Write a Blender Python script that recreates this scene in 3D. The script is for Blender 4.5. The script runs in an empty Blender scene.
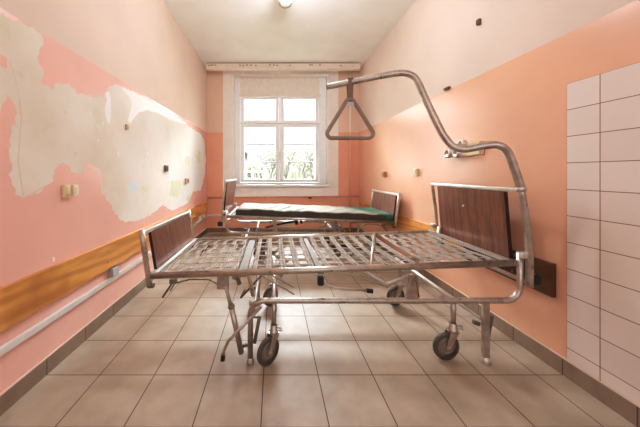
import bpy, bmesh, math, random
from mathutils import Vector, Matrix, Quaternion
from mathutils.geometry import delaunay_2d_cdt
random.seed(7)
scn = bpy.context.scene
C = scn.collection
F = 264.6            # focal length in pixels of the 640 px frame
CU, CV = 274.0, 173.0  # vanishing point in the frame
EYE = 1.107
XL, XR, YB, YN, ZC = -1.255, 1.592, 4.94, -1.45, 3.05
PI = math.pi

def at(u, v, y):                     # measured point -> place in the room
    return Vector(((u - CU) * y / F, y, EYE + (CV - v) * y / F))

# ------------------------------------------------------------------ materials
def new_mat(name):
    m = bpy.data.materials.new(name); m.use_nodes = True
    nt = m.node_tree
    b = nt.nodes['Principled BSDF']
    return m, nt, b
def srgb(r, g, b):
    f = lambda c: (c/255/12.92) if c/255 <= .04045 else ((c/255+.055)/1.055)**2.4
    return (f(r), f(g), f(b), 1)
def N(nt, typ, **kw):
    n = nt.nodes.new(typ)
    for k, v in kw.items(): setattr(n, k, v)
    return n
def setin(n, **kw):
    for k, v in kw.items(): n.inputs[k.replace('_', ' ')].default_value = v
    return n
def mixc(nt, fac, a, b, blend='MIX'):
    n = N(nt, 'ShaderNodeMix', data_type='RGBA', blend_type=blend)
    for i, x in ((0, fac), (6, a), (7, b)):
        if isinstance(x, (int, float, tuple)): n.inputs[i].default_value = x
        else: nt.links.new(x, n.inputs[i])
    return n.outputs[2]
def math_n(nt, op, a, b=None, c=None, clamp=False):
    n = N(nt, 'ShaderNodeMath', operation=op, use_clamp=clamp)
    for i, x in enumerate((a, b, c)):
        if x is None: continue
        if isinstance(x, (int, float)): n.inputs[i].default_value = x
        else: nt.links.new(x, n.inputs[i])
    return n.outputs[0]
def noise(nt, vec, scale, detail=4, rough=.55):
    n = N(nt, 'ShaderNodeTexNoise'); setin(n, Scale=scale, Detail=detail, Roughness=rough)
    if vec is not None: nt.links.new(vec, n.inputs['Vector'])
    return n.outputs['Fac']
def ramp(nt, fac, stops):
    n = N(nt, 'ShaderNodeValToRGB')
    e = n.color_ramp.elements
    while len(e) < len(stops): e.new(.5)
    for k, (p, c) in enumerate(stops):
        e[k].position = p; e[k].color = c
    nt.links.new(fac, n.inputs['Fac'])
    return n.outputs['Color']
def coords(nt):
    t = N(nt, 'ShaderNodeTexCoord'); s = N(nt, 'ShaderNodeSeparateXYZ')
    nt.links.new(t.outputs['Object'], s.inputs[0])
    return t.outputs['Object'], s.outputs[0], s.outputs[1], s.outputs[2]
def bump(nt, b, h, strength=.15, dist=.01):
    n = N(nt, 'ShaderNodeBump'); setin(n, Strength=strength, Distance=dist)
    nt.links.new(h, n.inputs['Height']); nt.links.new(n.outputs[0], b.inputs['Normal'])

def plain(name, col, rough=.5, metal=0., var=.12, scale=14, bumpy=0.):
    m, nt, b = new_mat(name)
    v, x, y, z = coords(nt)
    n = noise(nt, v, scale)
    d = tuple(c*(1-var) for c in col[:3]) + (1,)
    l = tuple(min(1, c*(1+var)) for c in col[:3]) + (1,)
    nt.links.new(ramp(nt, n, [(.3, d), (.7, l)]), b.inputs['Base Color'])
    setin(b, Roughness=rough, Metallic=metal)
    if bumpy: bump(nt, b, n, bumpy)
    return m

SPLIT = 1.865     # height where the glossy lower paint stops
def wall_paint(name, low, high, band=None, lowrough=.27):
    m, nt, b = new_mat(name)
    v, x, y, z = coords(nt)
    n1 = noise(nt, v, 1.6, 5); n2 = noise(nt, v, 9, 6, .6)
    lo = ramp(nt, n1, [(.3, tuple(c*.94 for c in low[:3])+(1,)), (.7, tuple(min(1, c*1.05) for c in low[:3])+(1,))])
    hi = ramp(nt, n1, [(.3, tuple(c*.95 for c in high[:3])+(1,)), (.7, tuple(min(1, c*1.04) for c in high[:3])+(1,))])
    zz = math_n(nt, 'ADD', z, math_n(nt, 'MULTIPLY', math_n(nt, 'SUBTRACT', n2, .5), .008))
    up = math_n(nt, 'GREATER_THAN', zz, SPLIT)
    col = mixc(nt, up, lo, hi)
    rough = math_n(nt, 'MULTIPLY_ADD', up, .85 - lowrough, lowrough)
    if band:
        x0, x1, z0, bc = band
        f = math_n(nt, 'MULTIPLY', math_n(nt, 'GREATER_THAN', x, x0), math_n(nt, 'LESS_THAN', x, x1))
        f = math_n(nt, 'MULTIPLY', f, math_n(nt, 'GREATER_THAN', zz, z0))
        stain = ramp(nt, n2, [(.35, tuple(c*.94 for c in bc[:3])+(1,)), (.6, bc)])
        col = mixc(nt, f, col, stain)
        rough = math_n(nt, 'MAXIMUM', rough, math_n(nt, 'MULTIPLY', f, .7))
    # scuffs
    n3 = noise(nt, v, 5.5, 8, .7)
    sc = math_n(nt, 'MULTIPLY', math_n(nt, 'GREATER_THAN', n3, .70), .30)
    col = mixc(nt, sc, col, srgb(232, 200, 180))
    nt.links.new(col, b.inputs['Base Color']); nt.links.new(rough, b.inputs['Roughness'])
    bump(nt, b, n2, .10, .01)
    return m

LOW_R, HIGH_R = srgb(238, 185, 153), srgb(230, 208, 190)
LOW_L, HIGH_L = srgb(242, 191, 173), srgb(228, 203, 184)
M_WALL_R = wall_paint('salmon gloss paint right', LOW_R, HIGH_R)
M_WALL_L = wall_paint('salmon gloss paint left', LOW_L, HIGH_L)
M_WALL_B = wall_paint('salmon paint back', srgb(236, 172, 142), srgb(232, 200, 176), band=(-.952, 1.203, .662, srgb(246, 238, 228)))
M_WALL_N = plain('peach wall', srgb(224, 190, 165), .8)
M_CEIL = plain('ceiling white', srgb(246, 243, 238), .9, var=.03, scale=3)

def plaster_mat():
    m, nt, b = new_mat('bare plaster')
    v, x, y, z = coords(nt)
    n1 = noise(nt, v, 2.2, 6); n2 = noise(nt, v, 14, 6, .65)
    c = ramp(nt, n1, [(.3, srgb(222, 205, 182)), (.55, srgb(233, 221, 203)), (.75, srgb(240, 232, 220))])
    # whiter towards the window: light falloff put into the plaster colour
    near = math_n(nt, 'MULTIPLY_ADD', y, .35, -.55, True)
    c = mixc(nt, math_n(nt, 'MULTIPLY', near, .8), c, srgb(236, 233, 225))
    s1 = noise(nt, v, 3.1, 3)
    gr = math_n(nt, 'MULTIPLY', math_n(nt, 'GREATER_THAN', s1, .66), .28)
    c = mixc(nt, gr, c, srgb(206, 206, 168))
    c = mixc(nt, math_n(nt, 'MULTIPLY', math_n(nt, 'GREATER_THAN', n2, .66), .22), c, srgb(190, 168, 146))
    nt.links.new(c, b.inputs['Base Color']); setin(b, Roughness=.85)
    bump(nt, b, n2, .25, .008)
    return m
M_PLASTER = plaster_mat()
M_FLAKE = plain('white undercoat', srgb(242, 236, 228), .45, var=.04, scale=8)
M_LIP = plain('paint edge', srgb(220, 198, 172), .6)
M_STAIN_G = plain('pale green old paint', srgb(216, 214, 176), .6, var=.06)
M_STAIN_B = plain('pale blue old paint', srgb(214, 222, 222), .6, var=.04)

def floor_mat():
    m, nt, b = new_mat('beige floor tiles')
    v, x, y, z = coords(nt)
    T = .299
    def cell(c, o):
        t = math_n(nt, 'DIVIDE', math_n(nt, 'SUBTRACT', c, o), T)
        fl = math_n(nt, 'FLOOR', t); fr = math_n(nt, 'SUBTRACT', t, fl)
        d = math_n(nt, 'MINIMUM', fr, math_n(nt, 'SUBTRACT', 1., fr))
        return fl, d
    fx, dx = cell(x, -.0576); fy, dy = cell(y, 1.4507)
    d = math_n(nt, 'MINIMUM', dx, dy)
    g = math_n(nt, 'LESS_THAN', d, .0075)
    comb = N(nt, 'ShaderNodeCombineXYZ'); nt.links.new(fx, comb.inputs[0]); nt.links.new(fy, comb.inputs[1])
    wn = N(nt, 'ShaderNodeTexWhiteNoise'); nt.links.new(comb.outputs[0], wn.inputs['Vector'])
    n1 = noise(nt, v, 5, 5); n2 = noise(nt, v, 40, 4)
    c = ramp(nt, n1, [(.28, srgb(164, 146, 124)), (.72, srgb(190, 172, 150))])
    c = mixc(nt, math_n(nt, 'MULTIPLY', wn.outputs['Value'], .28), c, srgb(160, 132, 110))
    c = mixc(nt, math_n(nt, 'MULTIPLY', math_n(nt, 'GREATER_THAN', noise(nt, v, 7, 8, .7), .71), .35), c, srgb(140, 105, 80))
    c = mixc(nt, g, c, srgb(88, 66, 52))
    nt.links.new(c, b.inputs['Base Color'])
    r = math_n(nt, 'MULTIPLY_ADD', n2, .12, .42)
    r = math_n(nt, 'MAXIMUM', r, math_n(nt, 'MULTIPLY', g, .85))
    nt.links.new(r, b.inputs['Roughness'])
    h = math_n(nt, 'SUBTRACT', 1., math_n(nt, 'SMOOTH_MIN', g, 1., .1))
    bump(nt, b, math_n(nt, 'SUBTRACT', 1., g), .4, .003)
    return m
M_FLOOR = floor_mat()

def base_mat(axis):
    m, nt, b = new_mat('skirting tile ' + axis)
    v, x, y, z = coords(nt)
    c0 = y if axis == 'y' else x
    t = math_n(nt, 'DIVIDE', math_n(nt, 'SUBTRACT', c0, 1.4507 if axis == 'y' else -.0576), .299)
    fr = math_n(nt, 'FRACT', math_n(nt, 'ADD', t, 40.))
    d = math_n(nt, 'MINIMUM', fr, math_n(nt, 'SUBTRACT', 1., fr))
    g = math_n(nt, 'LESS_THAN', d, .009)
    n1 = noise(nt, v, 9, 5)
    c = ramp(nt, n1, [(.3, srgb(136, 112, 93)), (.7, srgb(156, 131, 110))])
    c = mixc(nt, g, c, srgb(80, 62, 50))
    top = math_n(nt, 'GREATER_THAN', z, .090)
    c = mixc(nt, top, c, srgb(224, 196, 172))
    nt.links.new(c, b.inputs['Base Color']); setin(b, Roughness=.4)
    return m
M_BASE_Y, M_BASE_X = base_mat('y'), base_mat('x')

def wtile_mat():
    m, nt, b = new_mat('white glazed wall tiles')
    v, x, y, z = coords(nt)
    def cell(c, o, T):
        t = math_n(nt, 'DIVIDE', math_n(nt, 'SUBTRACT', c, o), T)
        fl = math_n(nt, 'FLOOR', t); fr = math_n(nt, 'SUBTRACT', t, fl)
        return fl, math_n(nt, 'MINIMUM', fr, math_n(nt, 'SUBTRACT', 1., fr))
    fy, dy = cell(y, 1.433, .1475); fz, dz = cell(z, 1.589, .1425)
    g = math_n(nt, 'LESS_THAN', math_n(nt, 'MINIMUM', dy, dz), .013)
    comb = N(nt, 'ShaderNodeCombineXYZ'); nt.links.new(fy, comb.inputs[0]); nt.links.new(fz, comb.inputs[1])
    wn = N(nt, 'ShaderNodeTexWhiteNoise'); nt.links.new(comb.outputs[0], wn.inputs['Vector'])
    c = mixc(nt, wn.outputs['Value'], srgb(234, 220, 208), srgb(228, 212, 200))
    c = mixc(nt, g, c, srgb(150, 112, 90))
    nt.links.new(c, b.inputs['Base Color']); setin(b, Roughness=.22)
    bump(nt, b, math_n(nt, 'SUBTRACT', 1., g), .3, .003)
    return m
M_WTILE = wtile_mat()

def wood_mat(name, axis, c0, c1, knot, rough=.4, stretch=.12, scale=9):
    m, nt, b = new_mat(name)
    t = N(nt, 'ShaderNodeTexCoord'); mp = N(nt, 'ShaderNodeMapping')
    sc = [1., 1., 1.]; sc['xyz'.index(axis)] = stretch
    mp.inputs['Scale'].default_value = sc
    nt.links.new(t.outputs['Object'], mp.inputs[0])
    v = mp.outputs[0]
    n0 = noise(nt, v, scale, 3)
    w = N(nt, 'ShaderNodeTexWave', wave_type='RINGS', rings_direction='X' if axis != 'x' else 'Y')
    setin(w, Scale=scale*.45, Distortion=9., Detail=3., Detail_Scale=1.6)
    nt.links.new(v, w.inputs['Vector'])
    c = ramp(nt, w.outputs['Fac'], [(.0, tuple((a+b)/2 for a, b in zip(c0, c1))), (.9, c1)])
    fine = noise(nt, v, scale*9, 4)
    c = mixc(nt, math_n(nt, 'MULTIPLY', fine, .45), c, c0)
    k = N(nt, 'ShaderNodeTexVoronoi'); setin(k, Scale=3.1, Randomness=1.)
    mp2 = N(nt, 'ShaderNodeMapping'); s2 = [1., 1., 1.]; s2['xyz'.index(axis)] = .6
    mp2.inputs['Scale'].default_value = s2
    nt.links.new(t.outputs['Object'], mp2.inputs[0]); nt.links.new(mp2.outputs[0], k.inputs['Vector'])
    kk = math_n(nt, 'SUBTRACT', 1., math_n(nt, 'MULTIPLY', k.outputs['Distance'], 11.), clamp=True)
    c = mixc(nt, kk, c, knot)
    nb = noise(nt, t.outputs['Object'], 1.9, 3)
    c = mixc(nt, math_n(nt, 'MULTIPLY', math_n(nt, 'SUBTRACT', nb, .50, clamp=True), 5., clamp=True), c, c0)
    nt.links.new(c, b.inputs['Base Color']); setin(b, Roughness=rough)
    return m
M_PINE = wood_mat('varnished pine', 'y', srgb(172, 104, 44), srgb(240, 178, 98), srgb(50, 22, 8), .4)
M_DARKWOOD = wood_mat('dark stained board', 'y', srgb(84, 48, 24), srgb(112, 68, 36), srgb(50, 26, 12), .4)

def laminate(name, c0, c1):
    m, nt, b = new_mat(name)
    t = N(nt, 'ShaderNodeTexCoord'); mp = N(nt, 'ShaderNodeMapping')
    mp.inputs['Scale'].default_value = (1, 1, .05)
    nt.links.new(t.outputs['Object'], mp.inputs[0])
    n1 = noise(nt, mp.outputs[0], 28, 5, .6); n2 = noise(nt, mp.outputs[0], 120, 3)
    f = math_n(nt, 'MULTIPLY_ADD', n2, .4, math_n(nt, 'MULTIPLY', n1, .7))
    nt.links.new(ramp(nt, f, [(.35, c0), (.75, c1)]), b.inputs['Base Color'])
    setin(b, Roughness=.32)
    return m
M_LAM = laminate('walnut laminate', srgb(84, 50, 36), srgb(156, 106, 80))
M_LAM_EDGE = plain('dark panel edge', srgb(52, 26, 16), .5)
def metal_mat(name, col, rough, metal=.8, var=.72):
    m, nt, b = new_mat(name)
    v, x, y, z = coords(nt)
    n = noise(nt, v, 22, 6, .7)
    d = tuple(c*var for c in col[:3]) + (1,)
    nt.links.new(ramp(nt, n, [(.35, d), (.62, col)]), b.inputs['Base Color'])
    setin(b, Metallic=metal)
    nt.links.new(math_n(nt, 'MULTIPLY_ADD', n, .2, rough), b.inputs['Roughness'])
    return m
M_TUBE = metal_mat('aged bed tube', srgb(206, 194, 180), .20, .85)
M_BRIGHT = metal_mat('polished steel', srgb(222, 216, 208), .24, .8, .9)
M_MESHW = metal_mat('galvanised wire', srgb(226, 214, 198), .4, .2)
M_FLAT = metal_mat('satin flat steel', srgb(146, 134, 120), .55, .15)
M_STEELD = metal_mat('dull dark steel', srgb(150, 136, 122), .35, .7)
M_GUARD = plain('weathered guard bar', srgb(70, 64, 60), .8)
M_RUBBER = plain('black rubber', srgb(40, 36, 34), .6)
M_TYRE = plain('grey rubber tyre', srgb(96, 84, 74), .6)
M_HUB = plain('grey plastic hub', srgb(146, 130, 114), .45)
M_GRIP = plain('brown plastic grip', srgb(158, 136, 118), .45)
M_STRAP = plain('brown webbing strap', srgb(142, 120, 102), .8)
M_WHITE = plain('white window paint', srgb(246, 244, 240), .4, var=.03)
M_PIPE = wall_paint('painted pipe', srgb(240, 190, 164), srgb(242, 228, 212))
M_PIPE_H = plain('salmon painted pipe', srgb(232, 168, 140), .4)
M_PELMET = plain('pelmet paint', srgb(230, 216, 198), .55, var=.05)
M_DARK = plain('dark gap', srgb(96, 74, 58), .8)
M_TRUNK = plain('grey plastic trunking', srgb(224, 216, 206), .4, var=.04)
M_IVORY = plain('ivory bakelite', srgb(244, 228, 196), .35, var=.04)
M_IVORY_D = plain('yellowed plastic', srgb(236, 212, 172), .4)
M_ORANGE = plain('orange brown plastic', srgb(196, 132, 78), .4)
M_TAN = plain('tan plastic', srgb(214, 172, 136), .4)
M_BROWN = plain('brown bracket', srgb(120, 84, 62), .5)
M_GREYP = plain('grey plastic', srgb(190, 188, 186), .4)
M_CREAM_M = plain('cream ticking', srgb(140, 132, 113), .8, var=.08, scale=10)
M_GREEN = plain('green vinyl', srgb(40, 104, 80), .4, var=.15)
M_MSIDE = plain('dark brown mattress side', srgb(66, 56, 46), .6, var=.2)
M_GLOBE = plain('opal lamp glass', srgb(236, 226, 200), .25, var=.02)

def glass_mat():
    m = bpy.data.materials.new('window glass'); m.use_nodes = True
    nt = m.node_tree; nt.nodes.clear()
    o = N(nt, 'ShaderNodeOutputMaterial'); mx = N(nt, 'ShaderNodeMixShader')
    tr = N(nt, 'ShaderNodeBsdfTransparent'); gl = N(nt, 'ShaderNodeBsdfGlossy'); fr = N(nt, 'ShaderNodeFresnel')
    gl.inputs['Roughness'].default_value = .03; fr.inputs['IOR'].default_value = 1.35
    tr.inputs['Color'].default_value = (.97, .98, .97, 1)
    nt.links.new(fr.outputs[0], mx.inputs[0]); nt.links.new(tr.outputs[0], mx.inputs[1])
    nt.links.new(gl.outputs[0], mx.inputs[2]); nt.links.new(mx.outputs[0], o.inputs[0])
    return m
M_GLASS = glass_mat()

# ------------------------------------------------------------------ mesh builder
class MB:
    def __init__(s): s.v, s.f, s.mi, s.sm = [], [], [], []
    def add(s, vs, fs, mi=0, smooth=False):
        o = len(s.v); s.v += [Vector(p) for p in vs]
        for f in fs:
            s.f.append(tuple(i + o for i in f)); s.mi.append(mi); s.sm.append(smooth)
        return s
    def box(s, a, b, mi=0):
        x0, y0, z0 = a; x1, y1, z1 = b
        vs = [(x0,y0,z0),(x1,y0,z0),(x1,y1,z0),(x0,y1,z0),(x0,y0,z1),(x1,y0,z1),(x1,y1,z1),(x0,y1,z1)]
        return s.add(vs, [(0,3,2,1),(4,5,6,7),(0,1,5,4),(1,2,6,5),(2,3,7,6),(3,0,4,7)], mi)
    def bar(s, p, q, w, h, up=(0,0,1), mi=0):          # flat bar from p to q, w across, h along up
        p, q = Vector(p), Vector(q); d = (q - p).normalized()
        a = d.cross(Vector(up)).normalized(); u = a.cross(d).normalized()
        vs = []
        for c in (p, q):
            for sa, su in ((-1,-1),(1,-1),(1,1),(-1,1)): vs.append(c + a*w/2*sa + u*h/2*su)
        return s.add(vs, [(3,2,1,0),(4,5,6,7),(0,1,5,4),(1,2,6,5),(2,3,7,6),(3,0,4,7)], mi)
    def tube(s, pts, r, fil=0., n=12, mi=0, closed=False, cap=True, smooth_path=False, squash=1.):
        P = [Vector(p) for p in pts]
        if smooth_path: P = catmull(P)
        elif fil: P = fillet(P, fil, closed)
        m = len(P)
        T = []
        for i in range(m):
            a = P[i-1] if (i or closed) else P[0]
            b = P[(i+1) % m] if (i < m-1 or closed) else P[-1]
            T.append((b - a).normalized())
        ref = Vector((0,0,1)) if abs(T[0].z) < .9 else Vector((0,1,0))
        nrm = (ref - T[0]*ref.dot(T[0])).normalized()
        vs = []
        rr = r if isinstance(r, (list, tuple)) else None
        for i in range(m):
            if i:
                nrm = (nrm - T[i]*nrm.dot(T[i])).normalized()
            bn = T[i].cross(nrm)
            ri = rr[min(i, len(rr)-1)] if rr else r
            for k in range(n):
                t = 2*PI*k/n
                vs.append(P[i] + (nrm*math.cos(t)*squash + bn*math.sin(t))*ri)
        fs = []
        for i in range(m if closed else m-1):
            j = (i+1) % m
            for k in range(n):
                k2 = (k+1) % n
                fs.append((i*n+k, i*n+k2, j*n+k2, j*n+k))
        s.add(vs, fs, mi, True)
        if cap and not closed:
            o = len(s.v) - len(vs)
            s.f += [tuple(o + k for k in reversed(range(n))), tuple(o + (m-1)*n + k for k in range(n))]
            s.mi += [mi, mi]; s.sm += [False, False]
        return s
    def lathe(s, c, axis, prof, n=24, mi=0, smooth=True):  # prof: (radius, offset along axis)
        c = Vector(c); ax = Vector(axis).normalized()
        a = ax.orthogonal().normalized(); b = ax.cross(a)
        vs = []
        for r, h in prof:
            for k in range(n):
                t = 2*PI*k/n
                vs.append(c + ax*h + (a*math.cos(t) + b*math.sin(t))*max(r, 1e-5))
        fs = []
        for i in range(len(prof)-1):
            for k in range(n):
                k2 = (k+1) % n
                fs.append((i*n+k, i*n+k2, (i+1)*n+k2, (i+1)*n+k))
        return s.add(vs, fs, mi, smooth)
    def build(s, name, mats, parent=None, origin=None, bevel=0., kind=None):
        me = bpy.data.meshes.new(name)
        o0 = Vector(origin) if origin is not None else Vector((0,0,0))
        me.from_pydata([tuple(p - o0) for p in s.v], [], s.f)
        ms = mats if isinstance(mats, (list, tuple)) else [mats]
        for m in ms: me.materials.append(m)
        for p, i, sm in zip(me.polygons, s.mi, s.sm): p.material_index = i; p.use_smooth = sm
        bm = bmesh.new(); bm.from_mesh(me); bmesh.ops.recalc_face_normals(bm, faces=bm.faces); bm.to_mesh(me); bm.free()
        me.update()
        ob = bpy.data.objects.new(name, me); C.objects.link(ob)
        ob.location = o0
        if parent is not None:
            ob.parent = parent
            ob.location = o0 - parent_world(parent)
        if bevel:
            md = ob.modifiers.new('bevel', 'BEVEL'); md.width = bevel; md.segments = 2; md.limit_method = 'ANGLE'
        if kind: ob['kind'] = kind
        return ob
def parent_world(p):
    w = Vector((0,0,0))
    while p is not None: w += p.location; p = p.parent
    return w
def fillet(P, r, closed=False, seg=7):
    out = []; m = len(P)
    for i in range(m):
        if not closed and i in (0, m-1): out.append(P[i]); continue
        p = P[i]; a = P[i-1] - p; b = P[(i+1) % m] - p
        la, lb = a.length, b.length
        a.normalize(); b.normalize()
        ang = a.angle(b)
        if ang > PI - .02: out.append(p); continue
        d = min(r/math.tan(ang/2), la*.49, lb*.49); rr = d*math.tan(ang/2)
        cen = p + (a+b).normalized()*(rr/math.sin(ang/2))
        s0 = p + a*d - cen; s1 = p + b*d - cen
        tot = s0.angle(s1); axis = s0.cross(s1).normalized()
        for k in range(seg+1):
            out.append(cen + Quaternion(axis, tot*k/seg) @ s0)
    return out
def catmull(P, seg=6):
    Q = [P[0]*2 - P[1]] + P + [P[-1]*2 - P[-2]]
    out = []
    for i in range(1, len(Q)-2):
        p0, p1, p2, p3 = Q[i-1:i+3]
        for k in range(seg):
            t = k/seg
            out.append(.5*((2*p1) + (p2-p0)*t + (2*p0-5*p1+4*p2-p3)*t*t + (3*p1-p0-3*p2+p3)*t**3))
    out.append(P[-1]); return out
def tag(o, label=None, cat=None, group=None, kind=None):
    if label: o['label'] = label
    if cat: o['category'] = cat
    if group: o['group'] = group
    if kind: o['kind'] = kind
    return o
def empty(name, loc, label=None, cat=None, group=None, kind=None):
    o = bpy.data.objects.new(name, None); C.objects.link(o); o.location = loc; o.empty_display_size = .1
    return tag(o, label, cat, group, kind)
def copy_tree(o, parent=None):
    c = o.copy(); C.objects.link(c); c.parent = parent
    for ch in list(o.children): copy_tree(ch, c)
    return c

# ------------------------------------------------------------------ room shell
tag(MB().box((XL-.2, YN-.2, -.2), (XR+.2, YB+.4, 0)).build('floor', M_FLOOR, kind='structure'), 'beige square floor tiles with dark grout', 'floor')
tag(MB().box((XL-.2, YN-.2, ZC), (XR+.2, YB+.4, ZC+.2)).build('ceiling', M_CEIL, kind='structure'), 'plain off-white ceiling', 'ceiling')
tag(MB().box((XR, YN-.2, 0), (XR+.2, YB+.4, ZC)).build('wall_right', M_WALL_R, kind='structure'), 'salmon and peach painted wall on the right', 'wall')
tag(MB().box((XL-.2, YN-.2, 0), (XR+.2, YN, ZC)).build('wall_near', M_WALL_N, kind='structure'), 'peach wall behind the viewpoint', 'wall')

# back wall with its window niche
NX0, NX1, NZ0, NZ1 = -.758, 1.008, .892, 2.955
mb = MB(); Y1 = YB + .40
for a, b in (((XL, 0), (NX0, ZC)), ((NX1, 0), (XR, ZC)), ((NX0, 0), (NX1, NZ0)), ((NX0, NZ1), (NX1, ZC))):
    mb.box((a[0], YB, a[1]), (b[0], Y1, b[1]))
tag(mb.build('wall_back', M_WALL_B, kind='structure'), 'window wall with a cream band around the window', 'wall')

# left wall: paint, bare plaster and flakes as one triangulated face
def lw(u, v):
    y = -XL * F / (CU - u)
    return Vector((y, EYE + (CV - v) * y / F))
def rough_edge(pts, amp=.010, step=.018):
    out = []
    n = len(pts)
    for i in range(n):
        a, b = pts[i], pts[(i+1) % n]
        L = (b - a).length; k = max(1, int(L/step)); nn = Vector((-(b-a).y, (b-a).x))
        if L > 0: nn /= L
        for j in range(k):
            out.append(a + (b-a)*(j/k) + (nn*random.uniform(-amp, amp) if j else Vector((0,0))))
    return out
PATCH = [(-40,0),(0,12),(9,19),(20.6,20.6),(33,27.5),(41,34),(43.7,44.7),(37,57),(39.6,65),(44,74),(41,82.6),(51.6,89.5),(57,82.6),(69,82.6),(76.4,93),(90,95),(103,97),
 (108,88),(115,84),(122,88),(150,101),(170,113.5),(187,124.2),(193,129),(200,133),(204.5,140),(206,160),(205,174),(201,190),(193,191.6),(187.6,203.7),(180,207),(172,210.6),(163.5,205),(151.5,214),(137.7,221),(124,222),(115,214),
 (110,203.7),(101.5,191.6),(103,178),(98,167.5),(86,162.4),(81,174.4),(74,172.7),(63.7,162.4),(56.8,167.5),(53.4,181.3),(41.3,191.6),(24,198.5),(15.5,195),(12,184.8),(8.6,174.4),(12,164),
 (8.6,150),(9.5,140),(12,131),(17,113.6),(13.8,103),(7,94.7),(3.4,103),(0,112),(-40,118)]
ISLE = [(-20,48),(0,53),(7,58.5),(7.5,69),(0,66),(-20,62)]
FLAKES = [[(105.5,92),(109,91),(111,99),(111.5,112),(110.5,124),(107,122),(105,110),(107,100)],
          [(121,86),(150,100),(188,124),(181,123.5),(172,120.5),(162,115),(148,109.5),(138,113),(134,118),(131,123),(128,121),(130,112),(132.5,103),(128,95),(123,91)]]
GREENS = [[(171,182),(180,178),(181,190),(177,198),(170,196)], [(141,186),(147,184),(150,189),(146,192)], [(187,195),(191,193),(190,201),(186,200)], [(196,155),(200,150),(201,164),(197,163)], [(186,155),(190,157),(189,166),(185,163)]]
BLUES = [[(127,182),(137,181),(138,190),(130,192)]]
CHIPS = [[(52.5,257),(54.5,257),(55,261),(53,262)], [(90,112),(91.5,112.5),(91,114.5)], [(97,139),(99,140),(98,142)], [(118,151),(119.5,153),(118.5,158),(117.5,155)], [(147,152),(149,153),(148,156)], [(143,140),(144.5,141),(143.5,143)], [(103,122),(104.2,123),(103.4,125)], [(140,168),(141,168.5),(140.4,170)]]
CRACKS = [[(9,60),(12,70),(16,84),(19,100),(21,118),(19,140),(17.5,160),(20,178),(23,196),(24,196),(21.2,178),(18.7,160),(20.2,140),(22.3,118),(20.2,100),(17,84),(13,70),(10,60)],
          [(0,64),(8,76),(9,77),(1,63)], [(23,199),(50,184.5),(53.4,181.3),(50,183),(24,197.4)]]
polys = []
def reg(pts, kind, amp, step): polys.append((kind, rough_edge([lw(*p) for p in pts], amp, step)))
reg(PATCH, 'p', .011, .02); reg(ISLE, 'i', .006, .02)
for p in FLAKES: reg(p, 'f', .007, .02)
for p in GREENS: reg(p, 'g', .02, .03)
for p in CHIPS: reg(p, 'f', .001, .01)
for p in CRACKS: reg(p, 'l', .001, .03)
for p in BLUES: reg(p, 'b', .012, .03)
vv, ee = [], []
def addloop(L):
    o = len(vv); vv.extend(L); ee.extend([(o+i, o+(i+1) % len(L)) for i in range(len(L))])
addloop([Vector((YN, 0)), Vector((YB, 0)), Vector((YB, ZC)), Vector((YN, ZC))])
for k, L in polys: addloop(L)
cv, ce, cf, _, _, _ = delaunay_2d_cdt(vv, ee, [], 0, 1e-5)
def inside(p, L):
    c = False; j = len(L)-1
    for i in range(len(L)):
        if (L[i].y > p.y) != (L[j].y > p.y) and p.x < (L[j].x-L[i].x)*(p.y-L[i].y)/(L[j].y-L[i].y)+L[i].x: c = not c
        j = i
    return c
mb = MB(); base = [(XL, p.x, p.y) for p in cv]; groups = {}
for f in cf:
    cen = sum((cv[i] for i in f), Vector((0,0)))/len(f)
    ins = {k for k, L in polys if inside(cen, L)}
    mi = 0
    if 'p' in ins and 'i' not in ins: mi = 1
    if mi == 1 and 'g' in ins: mi = 3
    if mi == 1 and 'b' in ins: mi = 4
    if 'l' in ins: mi = 5
    if 'f' in ins: mi = 2
    groups.setdefault(mi, []).append(f)
o = len(mb.v); mb.add(base, [])
for mi, fs in groups.items():
    for f in fs: mb.f.append(tuple(i+o for i in f)); mb.mi.append(mi); mb.sm.append(False)
mb.box((XL-.2, YN-.2, 0), (XL-.004, YB+.4, ZC))
tag(mb.build('wall_left', [M_WALL_L, M_PLASTER, M_FLAKE, M_STAIN_G, M_STAIN_B, M_LIP], kind='structure'), 'salmon wall on the left with large peeled patch of bare plaster', 'wall')

# skirting
BH = .096
tag(MB().box((XL, YN, 0), (XL+.010, YB, BH)).build('baseboard_left', M_BASE_Y, kind='structure'), 'grey brown skirting tiles under left wall', 'baseboard')
tag(MB().box((XR-.010, YN, 0), (XR, YB, BH)).build('baseboard_right', M_BASE_Y, kind='structure'), 'grey brown skirting tiles under right wall', 'baseboard')
tag(MB().box((XL+.010, YB-.010, 0), (XR-.010, YB, BH)).build('baseboard_back', M_BASE_X, kind='structure'), 'grey brown skirting tiles under window wall', 'baseboard')
# glazed tile field on the right wall
tag(MB().box((XR-.008, YN+.2, BH), (XR, 1.433, 1.589)).build('trim_1', M_WTILE, bevel=.002, kind='structure'), 'square white glazed tiles on the right wall', 'wall tiles')

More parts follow.
